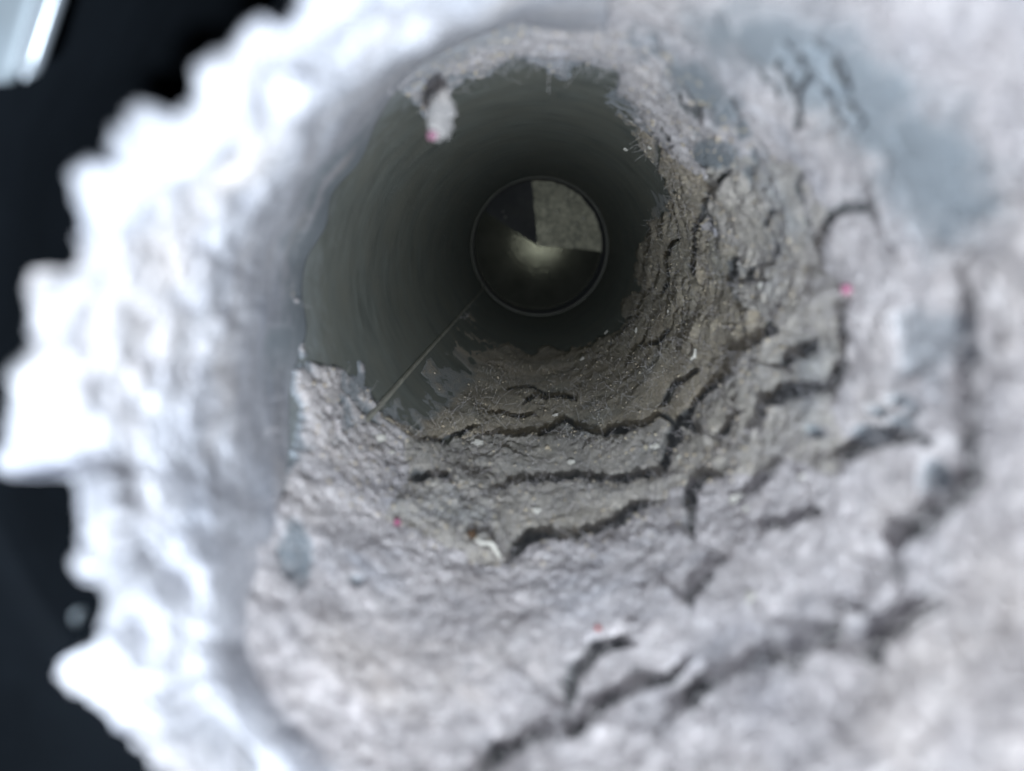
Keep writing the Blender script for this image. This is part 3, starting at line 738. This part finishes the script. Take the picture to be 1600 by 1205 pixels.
# curved white flake
t, y, r = surf(768, 868); k = y/FPX
tang = np.array([-math.sin(t), 0, math.cos(t)]); nrm = np.array([-math.cos(t), 0, -math.sin(t)])
Vx = []; Fx = []; nn = 14
for i in range(nn+1):
    f = i/nn; xx = (-28 + 52*f)*k; hh = (22 - 46*f*f - 4*math.sin(9*f))*k; w = (2.5 + 6*math.sin(math.pi*min(1, f*0.9+0.08)))*k
    for q in range(8):
        an = 2*math.pi*q/8
        Vx.append(np.array([xx, 0, hh]) + np.array([0.7, 0, 0.7])*w*0.6*math.cos(an) + np.array([0, 1, 0])*0.6*w*math.sin(an) + np.array([0, 0, 1])*0.0001*math.sin(5*q+i))
for i in range(nn):
    for q in range(8): Fx.append((i*8+q, i*8+(q+1) % 8, (i+1)*8+(q+1) % 8, (i+1)*8+q))
Fx += [tuple(range(8))[::-1], tuple(range(nn*8, nn*8+8))]
o = mesh_obj('white_flake', Vx, Fx, M_chip); o.location = ((r-0.0012)*math.cos(t), y-0.001, (r-0.0012)*math.sin(t))
tag(o, 'curved white flake curled up on the lint left of the long crack', 'flake')
fleck('brown_crumb', 737, 838, 17, M_brown, 'dark brown crumb sitting just above the curved white flake', 'crumb', None, 'ball')
fleck('pink_fleck', 1326, 452, 15, M_pink, 'bright pink fleck at the top of the upright crack on the right', 'fleck', 'pink flecks in the lint', 'ball')
fleck('pink_fleck', 620, 818, 11, M_pink, 'dull pink fleck in pale lint low on the left', 'fleck', 'pink flecks in the lint', 'ball')
fleck('pink_fleck', 935, 983, 9, M_red, 'small red fleck on the near lint floor', 'fleck', 'pink flecks in the lint', 'ball')
p = plane_at(672, 222, 0.165)
t, y, r = surf(684, 205)
o = fleck('pink_fleck', 672, 218, 17, M_pinkish, 'large blurred pink fleck on the tip of the hanging lint tuft', 'fleck', 'pink flecks in the lint', 'ball')
o.location = plane_at(676, 212, 0.127); o.scale = (0.45, 0.45, 0.38)

# ------------------------------------------------------------------ fibres and crumbs nobody could count
ok = np.argwhere(solid[2:-2] & (Hh[2:-2] > 0.0008) & (gap_shade[2:-2] < 0.1) & (thin[2:-2] < 0.4) & (YY[2:-2] < 0.36)) + [2, 0]
pk = ok[RNG.integers(0, len(ok), 30000)]
fi, fj = pk[:, 0], pk[:, 1]; nf = len(pk)
t0 = TH[fi, fj] + RNG.uniform(-.002, .002, nf); y0 = YY[fi, fj]; r0 = RAD[fi, fj]
nrm = np.stack([-np.cos(t0), 0*t0, -np.sin(t0)], -1)
d = nrm*RNG.uniform(0.0, 0.55, (nf, 1)) + RNG.normal(0, 0.6, (nf, 3)); d /= np.linalg.norm(d, axis=1)[:, None]
d -= nrm*np.minimum((d*nrm).sum(1), 0)[:, None]*1.3
L = RNG.uniform(0.001, 0.0042, nf)[:, None]; rad = RNG.uniform(0.000016, 0.000042, nf)[:, None]
c = RNG.normal(0, 0.6, (nf, 3)); p = np.stack([r0*np.cos(t0), y0, r0*np.sin(t0)], -1) - nrm*0.0001
s_ = np.cross(d, [0.3, 0.5, 0.8]); s_ /= np.linalg.norm(s_, axis=1)[:, None]; u_ = np.cross(d, s_); u_ /= np.linalg.norm(u_, axis=1)[:, None]
VV = np.zeros((nf, 5, 3, 3))
for q in range(5):
    f = q/4
    for m in range(3):
        an = 2.094*m; VV[:, q, m] = p + d*L*f + c*L*f*f*0.6 + nrm*0.0004*f*(1-f) + (s_*math.cos(an) + u_*math.sin(an))*rad
base = (np.arange(nf)*15)[:, None]
FF = np.concatenate([np.stack([base+q*3+m, base+q*3+(m+1) % 3, base+q*3+3+(m+1) % 3, base+q*3+3+m], -1).reshape(-1, 4) for q in range(4) for m in range(3)])
o = mesh_obj('lint_fibres', VV.reshape(-1, 3), FF, M_lint)
tag(o, 'fine loose lint fibres standing up all over the lint', 'lint fibres', kind='stuff')

okd = np.argwhere(solid & (Hh > 0.0006) & (YY > 0.14) & (YY < 0.47))
pick = okd[RNG.integers(0, len(okd), 1500)]
V0, F0 = ICO1
VV = []; FF = []
for n_, (i, j) in enumerate(pick):
    s = random.uniform(0.00012, 0.00042)*(1.6 if random.random() < 0.06 else 1)
    r0 = RAD[i, j] - 0.3*s; t0 = TH[i, j]
    wig = RNG.uniform(0.65, 1.3, (len(V0), 1))
    VV.append(V0*wig*s + np.array([r0*math.cos(t0), YY[i, j], r0*math.sin(t0)])); FF.append(F0 + n_*len(V0))
o = mesh_obj('dust_crumbs', np.concatenate(VV), np.concatenate(FF), M_dirt, smooth_shade=False, attrs={'gap_shade': np.zeros(len(V0)*len(pick))})
tag(o, 'tiny dust crumbs strewn over the lint', 'dust crumbs', kind='stuff')

# ------------------------------------------------------------------ added pale bars in place of a highlight on the sleeve edge, upper left
cl = empty('sleeve_highlight', tuple(plane_at(30, 40, 0.090)))
tag(cl, 'added pale metal bars standing in for the lit sleeve edge in the upper left corner', 'added highlight')
def bar(p0, p1, w, d, name, mat=M_bright):
    p0 = np.array(p0); p1 = np.array(p1); ax = p1-p0; L = np.linalg.norm(ax); ax /= L
    yv = np.array([0, 1.0, 0]); s = np.cross(ax, yv); s /= np.linalg.norm(s)
    V = []; F = []; n1, n2 = 10, 12
    for i in range(n1+1):
        f = i/n1; tap = math.sqrt(max(0.02, 1-(2*f-1)**6))
        for q in range(n2):
            an = 2*math.pi*q/n2; ca_, sa_ = math.cos(an), math.sin(an)
            V.append(p0 + ax*L*f + s*w*tap*math.copysign(abs(ca_)**0.6, ca_) + yv*d*tap*math.copysign(abs(sa_)**0.6, sa_))
    for i in range(n1):
        for q in range(n2): F.append((i*n2+q, i*n2+(q+1) % n2, (i+1)*n2+(q+1) % n2, (i+1)*n2+q))
    F += [tuple(range(n2)), tuple(reversed(range(n1*n2, n1*n2+n2)))]
    return mesh_obj(name, np.array(V) - np.array(cl.location), F, mat, cl)
bar(plane_at(38, 125, 0.088), plane_at(98, -60, 0.088), 0.0011, 0.0010, 'highlight_lip')
bar(plane_at(-30, 130, 0.0905), plane_at(30, -80, 0.0905), 0.0038, 0.0010, 'highlight_band', M_collar)
